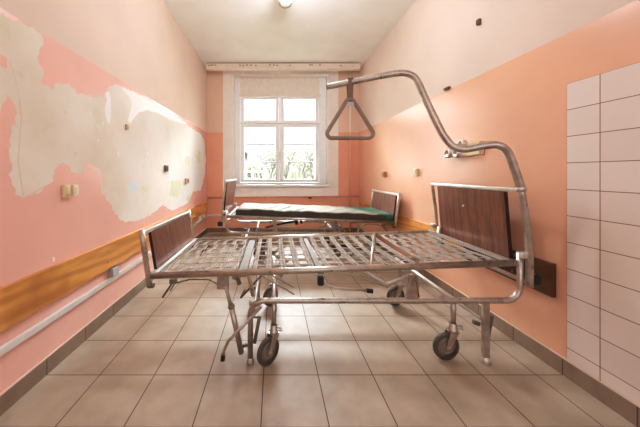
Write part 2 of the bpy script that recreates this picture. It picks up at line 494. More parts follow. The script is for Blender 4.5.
# pelmet under the ceiling, in front of the window wall
mb = MB()
px0, px1, pf = -1.195, 1.515, 4.65
prof = []
for k in range(9):
    t = PI/2*k/8
    prof.append((pf + .035 - .035*math.sin(t), 2.928 + .035 - .035*math.cos(t)))
prof += [(pf, 3.035), (pf + .02, 3.044), (4.72, 3.044), (4.72, 2.928)]
n = len(prof)
vs = [(x, y, z) for x in (px0, px1) for y, z in prof]
fs = [(i, (i+1) % n, n+(i+1) % n, n+i) for i in range(n)] + [tuple(range(n)), tuple(n+i for i in range(n))]
mb.add(vs, fs, 0)
pel = mb.build('curtain_pelmet', M_PELMET)
tag(pel, 'long cream curtain pelmet under the ceiling above the window', 'pelmet')
hm = MB()
for u in (209, 211, 213, 215.5, 240, 243, 247, 251, 256, 270, 274, 277, 290, 310, 312, 320, 341):
    p = at(u, 65.3 + random.uniform(-.4, .4), pf)
    hm.lathe(p + Vector((0, .001, 0)), (0, -1, 0), [(.012, 0), (.012, .003), (0, .003)], 8)
tag(hm.build('screw_hole', M_DARK, pel), 'dark screw holes along the pelmet', kind='stuff')
MB().box((px0+.01, pf+.012, 3.043), (px1-.01, 4.71, 3.05)).build('top_gap_strip', M_DARK, pel)

# ------------------------------------------------------------------ window
win = empty('window_1', (.125, YB+.2, NZ0), 'white painted casement window with four panes', 'window', kind='structure')
WY = 5.14
def wx(u, y=WY): return (u - CU)*y/F
def wz(v, y=WY): return EYE + (CV - v)*y/F
fx0, fx1 = NX0, NX1
# outer frame + shutter panel above
cx0, cx1 = wx(240.2), wx(319.2)       # casement outer edges
zt, zb = wz(96.5), NZ0+.005
mb = MB()
mb.box((fx0, WY-.02, NZ0), (cx0, WY+.09, NZ1)); mb.box((cx1, WY-.02, NZ0), (fx1, WY+.09, NZ1))
mb.box((cx0, WY-.02, NZ0), (cx1, WY+.09, NZ0+.03))
mb.box((cx0, WY-.03, wz(122.8)-.02), (cx1, WY+.09, wz(122.8)+.02))    # transom
xm = wx(279.8)
mb.box((xm-.022, WY-.015, wz(122.8)), (xm+.022, WY+.09, zt))
mb.build('window_frame', M_WHITE, win, bevel=.006)
mb = MB(); mb.box((cx0, WY-.01, zt), (cx1, WY+.09, NZ1)); mb.box((cx0-.02, WY-.035, zt-.01), (cx1+.02, WY-.005, zt+.03))
mb.build('head_panel', plain('cream head panel', srgb(240, 230, 216), .5, var=.04), win, bevel=.004)
def sash(u0, u1, v0, v1, x0, x1, z0, z1):
    g = (wx(u0), wx(u1), wz(v1), wz(v0))
    m = MB()
    ya, yb = WY+.004, WY+.055
    m.box((x0, ya, z0), (g[0], yb, z1)); m.box((g[1], ya, z0), (x1, yb, z1))
    m.box((g[0], ya, z0), (g[1], yb, g[2])); m.box((g[0], ya, g[3]), (g[1], yb, z1))
    s = m.build('window_sash', M_WHITE, win, bevel=.005)
    MB().box((g[0]-.004, WY+.028, g[2]-.004), (g[1]+.004, WY+.032, g[3]+.004)).build('pane', M_GLASS, s)
    return s
zc = wz(122.8)
sash(244.2, 275.8, 99.3, 120.0, cx0+.004, xm-.024, zc+.022, zt-.003)
sash(283.9, 315.3, 99.3, 120.0, xm+.024, cx1-.004, zc+.022, zt-.003)
sL = sash(244.2, 275.8, 127.4, 179.2, cx0+.004, xm-.002, NZ0+.032, zc-.022)
sR = sash(283.9, 315.3, 127.4, 179.2, xm+.002, cx1-.004, NZ0+.032, zc-.022)
hz = wz(155)
m = MB(); m.box((xm-.014, WY-.008, hz-.05), (xm+.014, WY+.005, hz+.05)); m.tube([(xm, WY-.005, hz), (xm, WY-.045, hz), (xm, WY-.05, hz-.10)], .009, .01, 8)
m.build('window_handle', M_BRIGHT, sR)
for v in (144.4, 161.9):
    z = wz(v, 5.26)
    for a, b in ((244, 276), (284, 316)): pass
    MB().tube([(fx0+.01, 5.26, z), (fx1-.01, 5.26, z)], .009, 0, 8).build('guard_bar', M_GUARD, win)
MB().box((NX0-.012, YB-.045, NZ0-.037), (NX1+.03, WY-.02, NZ0)).build('window_sill', M_WHITE, win, bevel=.008)

# ------------------------------------------------------------------ heating pipes
vp = at(350.4, 200, 4.88)
mb = MB().tube([(vp.x, 4.895, .0), (vp.x, 4.895, 3.045)], .016, 0, 12)
pv = mb.build('riser_pipe', M_PIPE); tag(pv, 'thin vertical heating pipe right of the window', 'pipe')
for z in (1.3, 2.3):
    MB().box((vp.x-.02, 4.90, z), (vp.x+.02, 4.94, z+.02)).build('pipe_clip', M_PIPE_H, pv)
hzp = wz(196.8, 4.90)
mb = MB().tube([(XL+.002, 4.926, hzp-.02), (vp.x-.02, 4.926, hzp+.01), (XR-.002, 4.926, hzp+.03)], .011, 0, 10)
ph = mb.build('heating_pipe', M_PIPE_H); tag(ph, 'horizontal salmon painted pipe below the window', 'pipe')
p = at(310, 198, 4.90); MB().box((p.x-.03, 4.885, p.z-.012), (p.x+.03, 4.918, p.z+.012)).build('pipe_bracket', M_RUBBER, ph, bevel=.004)

# ------------------------------------------------------------------ cable trunking on left wall, going round the corner
mb = MB().box((XL, YN, .276), (XL+.020, YB-.02, .312))
tr = mb.build('cable_trunking', M_TRUNK, bevel=.003); tag(tr, 'grey plastic cable trunking along the left wall under the pine rail', 'trunking')
mb = MB().box((XL+.002, YB-.018, .300), (.6, YB, .330))
mb.build('corner_run', M_TRUNK, tr, bevel=.003)
y = -XL*F/(CU-112.3); mb = MB().box((XL, y-.045, .3125), (XL+.035, y+.035, .378)); jb = mb.build('junction_box', M_GREYP, bevel=.005)
tag(jb, 'small grey junction box on the left trunking', 'junction box')
MB().tube([(XL+.01, y-.07, .31), (XL+.008, y-.075, .36), (XL+.008, y-.07, .40)], .003, 0, 6).build('cable', M_GREYP, jb)
y = -XL*F/(CU-200.6); mb = MB().box((XL, y-.12, .3125), (XL+.04, y+.12, .385)); jb = mb.build('socket_box', M_TRUNK, bevel=.006)
tag(jb, 'small pale socket box low on the left wall near the window corner', 'socket')
MB().lathe((XL+.04, y, .348), (1, 0, 0), [(.028, 0), (.028, .004), (.018, .004), (.016, .001), (0, .001)], 14).build('socket_face', M_GREYP, jb)

# ------------------------------------------------------------------ wooden bumper rails
def plank(name, x0, x1, y0, y1, z0, z1, mat, label, face):
    o = MB().box((x0, y0, z0), (x1, y1, z1)).build(name, mat, bevel=.004)
    tag(o, label, 'wall rail')
    k = 0; y = y0 + .25
    while y < y1:
        for zz in (.3, .72):
            x = x1 if face > 0 else x0
            MB().lathe((x, y, z0 + (z1-z0)*zz), (face, 0, 0), [(.007, -.002), (.007, .0015), (0, .0015)], 8).build('screw_head', M_STEELD, o)
        y += .95
    return o
plank('bumper_rail', XL, XL+.028, YN+.3, 4.86, .390, .584, M_PINE, 'long varnished pine bumper rail on the left wall', 1)
plank('bumper_rail', XR-.026, XR, 2.20, 4.86, .400, .580, M_PINE, 'pine bumper rail on the right wall beside the far bed', -1)
plank('bumper_rail', XR-.026, XR, 1.49, 2.19, .404, .595, M_DARKWOOD, 'dark stained board on right wall behind the near bed headboard', -1)

# ------------------------------------------------------------------ small wall fittings
def rockerbox(name, y, z, w, h, d, mat, label, cat, side=-1, face=None, facemat=None):
    X = XL if side < 0 else XR; s = 1 if side < 0 else -1
    a = (min(X, X+s*d), y-w/2, z-h/2); b = (max(X, X+s*d), y+w/2, z+h/2)
    o = MB().box(a, b).build(name, mat, bevel=.006); tag(o, label, cat)
    if face:
        fw, fh = w*.55, h*.6
        a = (min(X+s*d, X+s*(d+.006)), y-fw/2, z-fh/2); b = (max(X+s*d, X+s*(d+.006)), y+fw/2, z+fh/2)
        MB().box(a, b).build(face, facemat or mat, o, bevel=.003)
    return o
q = lw(66, 191); rockerbox('light_switch', q.x-.012, q.y, .050, .078, .022, M_IVORY_D, 'yellowed switch box on left wall, nearer half of the pair', 'switch', face='rocker')
q = lw(73.5, 190); rockerbox('light_switch', q.x-.016, q.y, .040, .070, .032, M_IVORY, 'ivory switch box on left wall, farther half of the pair', 'switch', face='rocker')
def rw(u, v):
    y = XR*F/(u-CU); return y, EYE+(CV-v)*y/F
y, z = rw(385.3, 174.3); rockerbox('wall_socket', y, z, .10, .075, .035, M_ORANGE, 'small orange brown socket box on right wall under the glare', 'socket', 1, 'socket_plate')
y, z = rw(417, 172.3); rockerbox('wall_switch', y, z, .085, .085, .03, M_IVORY_D, 'beige switch box on right wall, nearer than the orange socket', 'switch', 1, 'rocker')
y, z = rw(448.5, 88.5); rockerbox('wall_hook', y, z, .07, .022, .028, M_BROWN, 'tiny brown bracket high on the right wall at the paint line', 'hook', 1, 'hook_tip')
y, z = rw(480, 22); rockerbox('wall_hook', y, z, .03, .045, .022, M_BROWN, 'tiny brown hook near the top of the right wall on peach paint', 'hook', 1, 'hook_tip')
q = lw(165.3, 168.5); rockerbox('wall_bracket', q.x, q.y, .075, .075, .025, M_BROWN, 'small brown bracket on the bare plaster above the footboard', 'bracket', -1, 'bracket_slot', M_DARK)
q = lw(186, 181); rockerbox('wall_socket', q.x, q.y, .12, .08, .03, M_TAN, 'tan socket remnant on the bare plaster near the window corner', 'socket', -1, 'socket_plate', M_BROWN)
q = lw(126, 127); rockerbox('wall_hook', q.x, q.y, .035, .045, .018, M_TAN, 'little tan hook high on bare plaster beside the white flake', 'hook', -1, 'hook_tip')
# outlet strip behind the lifting pole
y, z = rw(470, 149.0)
so = empty('outlet_strip', (XR, y, z), 'strip of grey metal outlets on right wall behind the lifting pole', 'outlets')
MB().box((XR-.04, 2.00, z-.055), (XR, 2.36, z+.05)).build('back_plate', M_IVORY_D, so, bevel=.006)
for k, (yy, zz, r) in enumerate(((2.33, z-.022, .042), (2.22, z-.03, .036), (2.16, z+.042, .036))):
    ou = MB().lathe((XR-.04, yy, zz), (-1, 0, 0), [(r, 0), (r, .03), (r*.8, .035), (r*.62, .035), (r*.55, .012), (0, .012)], 18).build('outlet', M_BRIGHT, so)
    MB().lathe((XR-.052, yy, zz), (-1, 0, 0), [(r*.2, 0), (r*.2, .014), (0, .014)], 10).build('outlet_pin', M_STEELD, ou)

# ------------------------------------------------------------------ ceiling lamp
lp = Vector((.119, 2.75, 0))
cl = empty('ceiling_lamp', (lp.x, lp.y, 2.85), 'small glass ceiling lamp with metal rim, cut by the top edge', 'ceiling lamp')
MB().lathe((lp.x, lp.y, ZC), (0, 0, -1), [(.09, 0), (.09, .02), (.05, .05), (.03, .05)], 24).build('canopy', M_BRIGHT, cl)
MB().lathe((lp.x, lp.y, ZC-.05), (0, 0, -1), [(.058, 0), (.062, .05), (.060, .135), (.045, .146), (0, .150)], 24).build('lamp_glass', M_GLOBE, cl)
mb = MB()
for t in range(6):
    a = t*PI/3 + .3
    mb.bar((lp.x+.062*math.cos(a), lp.y+.062*math.sin(a), ZC-.05), (lp.x+.064*math.cos(a), lp.y+.064*math.sin(a), ZC-.186), .014, .006, (math.cos(a), math.sin(a), 0))
mb.lathe((lp.x, lp.y, ZC-.178), (0, 0, -1), [(.066, 0), (.068, .012), (.062, .014)], 24)
mb.build('metal_cage', M_BRIGHT, cl)

# ------------------------------------------------------------------ hospital beds
BC = Vector((.36, 1.96, 0))       # near bed centre on the floor
def zr(x): return .503 + .0354*(x + .731)      # mattress platform is tilted up to the head
YNR, YFR = 1.555, 2.375           # near and far side rails
TN, TF = 1.545, 2.30              # near and far lower tubes
ZL = .362                         # lower tube height

def caster(bed, x, y, ztop, yaw, name='caster'):
    st = MB()
    st.tube([(x, y, ztop), (x, y, .175)], .015, 0, 12)
    st.lathe((x, y, .215), (0, 0, -1), [(.017, 0), (.021, .004), (.021, .03), (.027, .034), (.027, .052), (.02, .056), (0, .056)], 16)
    root = st.build(name, M_TUBE, bed, origin=(x, y, 0))
    # wheel trails the stem along yaw
    d = Vector((math.cos(yaw), math.sin(yaw), 0)); a = Vector((-d.y, d.x, 0))
    c = Vector((x, y, .079)) + d*.045
    fk = MB()
    for s in (-1, 1):
        top = Vector((x, y, .168)) + a*s*.02
        b0 = c + a*s*.024
        vs = []
        for off in (-.002, .002):
            o = a*off
            vs += [top - d*.024 + o, top + d*.03 + o, b0 + d*.020 + Vector((0,0,.0)) + o, b0 + d*.0 - Vector((0,0,.018)) + o, b0 - d*.018 + Vector((0,0,.008)) + o]
        fs = [(4,3,2,1,0), (5,6,7,8,9)] + [(i, (i+1) % 5, 5+(i+1) % 5, 5+i) for i in range(5)]
        fk.add(vs, fs)
    fk.bar(Vector((x, y, .166)) - d*.024, Vector((x, y, .166)) + d*.03, .046, .006)
    fk.tube([c - a*.032, c + a*.032], .006, 0, 8)
    fk.build('fork', M_STEELD if False else M_TUBE, root, origin=(x, y, 0))
    R = .079
    w = MB().lathe(c, a, [(.058, -.0125), (.068, -.014), (.076, -.011), (R, -.005), (R, .005), (.076, .011), (.068, .014), (.058, .0125)], 32)
    wh = w.build('wheel', M_TYRE, root, origin=c)
    h = MB().lathe(c, a, [(.0, -.014), (.018, -.014), (.018, -.007), (.034, -.006), (.036, -.011), (.040, -.011), (.042, -.007), (.0585, -.009), (.0585, .009), (.042, .007), (.040, .011), (.036, .011), (.034, .006), (.018, .007), (.018, .014), (0, .014)], 28)
    h.build('hub', M_HUB, wh, origin=c)
    br = MB(); br.tube([Vector((x, y, .20)), Vector((x, y, .20)) + Vector((.045, -.012, 0))], .005, 0, 8)
    br.tube([Vector((x, y, .185)), Vector((x, y, .185)) + Vector((.05, -.012, 0))], .004, 0, 8)
    br.build('brake_pin', M_BRIGHT, root, origin=(x, y, 0))
    return root

def make_bed(label, up=0.):
    bed = empty('hospital_bed', BC, label, 'bed', 'steel hospital beds')
    o = BC
    def B(m, name, mat, par=bed, **k): return m.build(name, mat, par, origin=o, **k)
    xf, xh = -.731, 1.452
    # side rails and cross bars of the mattress platform
    B(MB().tube([(xf, YNR, zr(xf)), (xh-.01, YNR, zr(xh))], .019, 0, 14, squash=1.0), 'side_rail', M_TUBE)
    B(MB().tube([(xf, YFR, zr(xf)), (xh-.03, YFR, zr(xh-.03))], .017, 0, 14), 'side_rail', M_TUBE)
    B(MB().bar((xf+.035, YNR, zr(xf)+.008), (xf+.035, YFR, zr(xf)+.008), .028, .022), 'end_rail', M_BRIGHT)
    B(MB().bar((xh-.06, YNR, zr(xh)+.006), (xh-.06, YFR, zr(xh)+.006), .026, .022), 'end_rail', M_BRIGHT)
    for x, w in ((-.19, .05), (.275, .034)):
        B(MB().bar((x, YNR, zr(x)-.016), (x, YFR, zr(x)-.016), w, .018), 'cross_bar', M_FLAT)
    B(MB().tube([(-.235, YNR, zr(-.2)-.03), (-.245, YFR, zr(-.2)-.03)], .012, 0, 10), 'cross_bar', M_TUBE)
    B(MB().tube([(.895, YFR-.01, zr(.89)+.002), (.575, YNR+.015, zr(.56)-.006)], .011, 0, 10), 'tie_rod', M_TUBE)
    # woven spring mesh, three sections
    def mesh(x0, x1, shear=0.):
        m = MB(); px, py = .091, .107
        ya, yb = YNR+.02, YFR-.018
        n = max(1, round((x1-x0)/px)); px = (x1-x0)/n
        for k in range(n+1 if shear == 0 else n+1):
            xc = x0 + px*k
            xw = .0195
            for sgn in (-1, 1):
                pts = []; ny = int((yb-ya)/.0178)
                for j in range(ny+1):
                    yy = ya + (yb-ya)*j/ny
                    xx = xc + sgn*xw*(1 if j % 2 else -1) + shear*(.012 if int((yy-ya)/py) % 2 else -.012)
                    xx = min(max(xx, x0-.012), x1+.012)
                    pts.append((xx, yy, zr(xx)-.004-.012*math.sin(PI*(yy-ya)/(yb-ya)) + sgn*.003*(1 if j % 2 else -1)))
                m.tube(pts, .0026, 0, 4, cap=False)
        rows = round((yb-ya)/py)
        for j in range(rows+1):
            yy = ya + (yb-ya)*j/rows
            zz = -.004-.012*math.sin(PI*(yy-ya)/(yb-ya))
            m.tube([(x0-.02, yy, zr(x0)+zz), (x1+.02, yy, zr(x1)+zz)], .0034, 0, 4, cap=False)
        return m
    B(mesh(-.665, -.245, 1.), 'spring_mesh', M_MESHW)
    B(mesh(-.125, .235), 'spring_mesh', M_MESHW)
    B(mesh(.325, .86), 'spring_mesh', M_MESHW)
    B(mesh(.95, 1.36, 1.), 'spring_mesh', M_MESHW)
    # lower tube frame: foot, bend, run, bend up to the head post
    def lower(y, name):
        m = MB()
        m.tube([(-.138, y, .030), (-.138, y, ZL), (1.437, y, ZL), (1.437, y, .640)], .0165, .085, 14)
        r = B(m, name, M_TUBE)
        m = MB().lathe((-.138, y, 0), (0, 0, 1), [(0, 0), (.022, 0), (.024, .006), (.017, .032), (.014, .036)], 16)
        B(m, 'foot_cap', M_BRIGHT, r)
        m = MB().bar((1.235, y, .030), (1.235, y, ZL), .024, .036, (1, 0, 0))
        q = B(m, 'foot_post', M_TUBE, bed, bevel=.004)
        m = MB().lathe((1.235, y, 0), (0, 0, 1), [(0, 0), (.026, 0), (.028, .006), (.02, .030), (.014, .036)], 16)
        B(m, 'foot_cap', M_BRIGHT, q)
        return r
    lower(TN, 'lower_frame_tube'); lower(TF, 'lower_frame_tube')
    # cross tubes
    B(MB().tube([(.0, TN, ZL), (.0, TF, ZL)], .014, 0, 12), 'cross_tube', M_BRIGHT)
    B(MB().tube([(1.055, TN, ZL+.002), (1.055, TF, ZL+.002)], .014, 0, 12), 'cross_tube', M_BRIGHT)
    B(MB().tube([(1.215, TN+.01, .252), (1.215, TF-.01, .252)], .010, 0, 10), 'foot_cross_tube', M_BRIGHT)
    B(MB().tube([(-.125, TN+.01, .262), (-.125, TF-.01, .262)], .012, 0, 10), 'foot_cross_tube', M_BRIGHT)
    B(MB().tube([(-.17, 2.09, .30), (-.16, 2.09, .372), (1.055, 2.09, .372)], .011, .06, 10), 'inner_tube', M_TUBE)
    # casters
    caster(bed, .0, TN+.015, ZL, math.radians(222))
    caster(bed, 1.066, TN+.03, ZL, math.radians(184))
    caster(bed, .005, TF-.06, ZL, math.radians(222))
    caster(bed, 1.06, TF-.08, ZL, math.radians(190))
    # pedals on the feet (flat paddles)
    for x, s in ((-.138, 1), (1.235, 1)):
        m = MB(); y = TN + .022
        m.bar((x+.02, y, .255), (x+.055, y, .258), .014, .012); m.bar((x+.054, y, .262), (x+.022, y, .10), .012, .020, (1, 0, 0))
        if x > 1: m.bar((x-.055, y, .225), (x-.02, y, .215), .02, .022)
        B(m, 'brake_paddle', M_STEELD)
    # telescopic strut under the foot section
    for y in (YNR+.01, YFR-.03):
        m = MB()
        m.box((-.335, y-.018, .425), (-.268, y+.018, zr(-.3)-.006)); m.bar((-.30, y, .428), (-.30, y, .41), .03, .03)
        br = B(m, 'strut_bracket', M_TUBE, bed, bevel=.004)
        m = MB().tube([(-.285, y-.01, .445), (-.245, y-.01, .29)], .011, 0, 10)
        B(m, 'strut_rod', M_TUBE, br)
        m = MB().tube([(-.252, y-.01, .33), (-.192, y-.01, .05)], .0165, 0, 12); m.lathe((-.2515, y-.01, .325), (.21, 0, -.98), [(.02, -.006), (.02, .010), (.017, .011)], 12)
        B(m, 'strut_sleeve', M_TUBE, br)
        B(MB().bar((-.20, y-.008, .088), (-.138, y-.008, .098), .012, .018), 'strut_link', M_STEELD, br)
        # folded retaining wire with two prongs
        m = MB()
        m.tube([(-.325, y, .445), (-.385, y, .478), (-.50, y, .478), (-.585, y, .455), (-.61, y, .47)], .0045, .05, 8)
        m.tube([(-.59, y, .475), (-.655, y-.01, .375)], .006, 0, 8); m.tube([(-.575, y, .47), (-.61, y-.01, .415)], .004, 0, 8)
        m.box((-.615, y-.01, .455), (-.575, y+.01, .480))
        B(m, 'retaining_wire', M_STEELD)
    # foot pedal with rubber tip
    m = MB().tube([(-.075, TN-.005, .33), (-.262, TN-.03, .145), (-.285, TN-.03, .095), (-.292, TN-.03, .06)], .009, .04, 10)
    pe = B(m, 'pedal_rod', M_TUBE)
    B(MB().tube([(-.291, TN-.03, .065), (-.294, TN-.03, .035)], .0125, 0, 12), 'pedal_tip', M_RUBBER, pe)
    # scissor struts in the middle
    m = MB(); yy = 1.76
    m.bar((-.085, yy, .425), (.135, yy, .300), .006, .010); m.bar((-.085, yy+.05, .445), (.135, yy+.05, .325), .006, .010)
    B(m, 'lift_strut', M_TUBE)
    m = MB(); m.bar((-.085, yy-.02, .43), (-.22, yy-.02, .285), .006, .012); m.tube([(-.215, yy-.02, .29), (-.19, yy-.02, .34)], .008, 0, 8)
    B(m, 'lift_strut', M_STEELD)
    B(MB().tube([(-.165, 1.72, .46), (-.135, 1.72, .31)], .013, 0, 10), 'lift_leg', M_TUBE)
    B(MB().tube([(-.235, 1.66, .46), (-.215, 1.66, .41)], .013, 0, 10), 'lift_leg', M_STEELD)
    m = MB()
    for k, dz in enumerate((0, .03, .06)): m.bar((.44+.03*k, 1.86+.02*k, .42-.005*k), (.80-.02*k, 1.86+.02*k, .305+dz), .005, .009)
    B(m, 'lift_strut', M_TUBE)
    # far side diagonal gas strut and plates (show on the far bed)
    m = MB().tube([(.93, 2.26, .42), (.70, 2.26, .47), (.52, 2.26, .50)], [.009, .012, .012], 0, 10)
    B(m, 'gas_strut', M_RUBBER)
    m = MB(); m.box((.50, 2.235, .46), (.54, 2.285, .53)); m.box((.44, 2.24, .47), (.47, 2.28, .53))
    B(m, 'strut_mount', M_RUBBER, bed, bevel=.004)
    for y in (1.85, 2.22):
        m = MB(); m.bar((-.12, y, .50), (.06, y, .385), .01, .024); m.bar((.10, y, .50), (-.10, y, .385), .01, .024)
        B(m, 'scissor_lift', M_TUBE)
    # crank shaft with handle
    m = MB().tube([(.262, TN+.0, .482), (.262, 2.05, .470)], .0125, 0, 12)
    cs = B(m, 'crank_shaft', M_BRIGHT)
    m = MB().box((.252, TN-.035, .462), (.285, TN-.005, .512)); B(m, 'crank_pivot', M_RUBBER, cs, bevel=.004)
    m = MB().tube([(.285, TN-.02, .490), (.305, TN-.02, .462), (.35, TN-.02, .446), (.55, TN-.02, .428)], .0065, .03, 10)
    ch = B(m, 'crank_handle', M_BRIGHT, cs)
    B(MB().tube([(.535, TN-.02, .429), (.568, TN-.02, .426)], .0125, 0, 12), 'crank_grip', M_RUBBER, ch)
    # bent polished release lever
    m = MB().tube([(.535, TN+.03, .525), (.668, TN+.03, .446), (.83, TN+.02, .512)], .009, .02, 10)
    B(m, 'release_lever', M_BRIGHT)
    # gusset plates carrying the head section
    for y in (TN, TF-.02):
        m = MB(); vs = []
        for yo in (-.012, .012):
            vs += [(.763, y+yo, ZL-.016), (.842, y+yo, ZL-.016), (.818, y+yo, .515), (.795, y+yo, .515)]
        m.add(vs, [(3,2,1,0), (4,5,6,7), (0,1,5,4), (1,2,6,5), (2,3,7,6), (3,0,4,7)])
        B(m, 'gusset_plate', M_TUBE, bed, bevel=.003)
    m = MB().tube([(.845, TN+.06, .50), (.875, TN+.06, .35)], .010, 0, 8); B(m, 'gusset_brace', M_STEELD)
    # foot board
    for y in (1.545, 2.385):
        m = MB().tube([(-.772-up*.1, y, .770+up), (-.762, y, .70), (-.735, y, .52), (-.726, y, .452)], .0165, .2, 14)
        m.lathe((-.772-up*.1, y, .768+up), (-.1, 0, 1), [(.0165, 0), (.015, .008), (0, .010)], 14)
        B(m, 'footboard_post', M_TUBE)
        B(MB().box((-.738, y-.012, .437), (-.700, y+.012, .462)), 'post_bracket', M_STEELD, bed, bevel=.004)
    B(MB().bar((-.768-up*.1, 1.545, .757+up), (-.768-up*.1, 2.385, .757+up), .026, .026), 'footboard_rail', M_BRIGHT, bed, bevel=.006)
    def panel(xt, zt, xb, zb, y0, y1, name, th=.018):
        m = MB()
        vs = []
        for dx in (-th/2, th/2):
            vs += [(xt+dx, y0, zt), (xt+dx, y1, zt), (xb+dx, y1, zb), (xb+dx, y0, zb)]
        m.add(vs, [(0,1,2,3), (7,6,5,4)], 0); m.add(vs, [(0,4,5,1), (1,5,6,2), (2,6,7,3), (3,7,4,0)], 1)
        return B(m, name, [M_LAM, M_LAM_EDGE])
    panel(-.764-up*.1, .744+up, -.727, .515, 1.625, 2.335, 'footboard_panel')
    # head board
    for y in (1.535, 2.395):
        m = MB().tube([(1.432, y, 1.018), (1.446, y, .90), (1.466, y, .76), (1.474, y, .62), (1.474, y, .452)], .0135, 0, 14, smooth_path=True)
        m.lathe((1.432, y, 1.014), (-.1, 0, 1), [(.0135, 0), (.012, .010), (0, .012)], 14)
        po = B(m, 'headboard_post', M_TUBE)
        m = MB().box((1.422, y-.024, .615), (1.470, y+.024, .648)); B(m, 'post_clamp', M_BRIGHT, po, bevel=.004)
        m = MB().lathe((1.500, y, .468), (0, 0, 1), [(0, 0), (.030, 0), (.034, .006), (.034, .044), (.030, .05), (0, .05)], 20)
        bu = B(m, 'bumper_roller', M_RUBBER)
        B(MB().bar((1.472, y, .495), (1.505, y, .53), .03, .008), 'roller_bracket', M_STEELD, bu)
    B(MB().bar((1.434, 1.535, 1.006), (1.434, 2.395, 1.006), .026, .026), 'headboard_rail', M_BRIGHT, bed, bevel=.006)
    B(MB().tube([(1.472, 1.535, .472), (1.472, 2.395, .472)], .013, 0, 12), 'headboard_lower_tube', M_TUBE)
    panel(1.440, .990, 1.474, .575, 1.645, 2.315, 'headboard_panel', .024)
    m = MB().lathe((1.425, 1.99, .86), (-1, 0, 0), [(.008, 0), (.008, .006), (0, .006)], 10)
    B(m, 'panel_screw', M_BRIGHT)
    return bed

bed1 = make_bed('near empty steel hospital bed with bare spring mesh and tall lifting pole')
bed2 = make_bed('far steel hospital bed under the window carrying the stained mattress', .085)
bed2.location = (.435, 3.635, 0); bed2.rotation_euler = (0, 0, PI); bed2.scale = (.951, 1, 1)

# lifting pole of the near bed
poleuv = [(530,287),(530,255),(526.8,222),(521,189),(518.9,181.8),(513.6,166),(508.7,153.5),(502.4,147),(493.7,144.8),(478.8,147),(466.3,149.3),(459.7,148.7),(452,145.4),(446.5,139.3),(440.5,130),(428,104.5),(417,80.5),(409.3,74.3),(399,73.1),(379,76.4),(356.4,80.9),(340,84.2),(326.5,87)]
def pole_y(u): return 1.515 + max(0, (500-u))/174*.42
pp = [at(u, v, pole_y(u)) for u, v in poleuv]
pole = MB().tube(pp[3:], .0212, 0, 14, smooth_path=True).build('lifting_pole', M_TUBE, bed1, origin=BC)
MB().tube(pp[:4], .0165, 0, 14, smooth_path=True).build('pole_socket', M_TUBE, pole, origin=BC)
d = (pp[4]-pp[3]).normalized()
MB().tube([pp[3]-d*.012, pp[3]+d*.014], .0225, 0, 16).build('pole_collar', M_BRIGHT, pole, origin=BC)

# trapeze grip hanging on the pole
ty = pole_y(350)
T0 = at(350, 82.3, ty)
tz = empty('trapeze_handle', at(350, 140, ty), 'brown triangular grab handle hanging by a strap from the lifting pole', 'grab handle')
wq = .018
sb = at(350, 103.5, ty)
mb = MB()
for yo in (-.024, .024):
    mb.bar((T0.x, T0.y+yo, T0.z+.022), (sb.x, sb.y+yo*.25, sb.z), wq*2, .004, (0, 1, 0))
mb.bar((T0.x, T0.y-.024, T0.z+.0225), (T0.x, T0.y+.024, T0.z+.0225), .004, wq*2, (1, 0, 0))
mb.build('strap', M_STRAP, tz, origin=tz.location)
tl, tr_, tp = at(323.6, 138, ty), at(376.4, 138, ty), at(350, 95.0, ty)
mb = MB().tube([tl, tr_, tp], .0145, .032, 12, closed=True)
gr = mb.build('triangle_grip', M_GRIP, tz, origin=tz.location)
mb = MB()
for k in range(15):
    x = tl.x + .055 + (tr_.x - tl.x - .11)*k/14
    mb.lathe((x-.004, ty, tl.z), (1, 0, 0), [(.0145, 0), (.0162, .002), (.0162, .006), (.0145, .008)], 12)
mb.build('grip_ribs', M_GRIP, gr, origin=tz.location)
m = MB().box((sb.x-.027, ty-.010, sb.z-.018), (sb.x+.027, ty+.010, sb.z-.006)); m.box((sb.x-.022, ty-.019, sb.z-.006), (sb.x+.022, ty+.019, sb.z+.006))
m.build('strap_buckle', M_BRIGHT, tz, origin=tz.location, bevel=.003)

# ------------------------------------------------------------------ mattress on the far bed
mx0, mx1, my0, my1 = -.465, 1.452, 3.215, 3.87
def zbm(x): return zr(.36 - (x - .435)/.951) + .021      # platform height of the turned bed
nx, ny = 72, 26
mb = MB(); vs = []
def mtop(i, j):
    s, t = i/nx, j/ny
    x = mx0 + (mx1-mx0)*s; y = my0 + (my1-my0)*t
    e = min(s*(mx1-mx0), (1-s)*(mx1-mx0), t*(my1-my0), (1-t)*(my1-my0))
    rnd = .012*max(0, 1-e/.03)**2
    z = zbm(x) + .080 - rnd + .004*math.sin(x*11+y*5) + .003*math.sin(x*29-y*17)
    for xc in (.02, .12, .23, .34):
        if abs(x - xc - (y-my0)*.35) < .02 and t < .75: z -= .006
    return (x + (.015*t if i == 0 else 0), y, z)
top = [[mtop(i, j) for j in range(ny+1)] for i in range(nx+1)]
idx = {}
for i in range(nx+1):
    for j in range(ny+1):
        idx[i, j] = len(vs); vs.append(top[i][j])
fs, mis = [], []
for i in range(nx):
    for j in range(ny):
        fs.append((idx[i,j], idx[i+1,j], idx[i+1,j+1], idx[i,j+1]))
        s = (i+.5)/nx; t = (j+.5)/ny
        mis.append(1 if s > .90 - .13*t + .02*math.sin(j*1.9) or (s > .80-.06*t and .3 < t < .8 and math.sin(i*2.3+j*1.1) > .55) else 0)
per = [(i, 0) for i in range(nx)] + [(nx, j) for j in range(ny)] + [(i, ny) for i in range(nx, 0, -1)] + [(0, j) for j in range(ny, 0, -1)]
bot = []
for (i, j) in per:
    p = top[i][j]; bot.append(len(vs)); vs.append((p[0], p[1], zbm(p[0])))
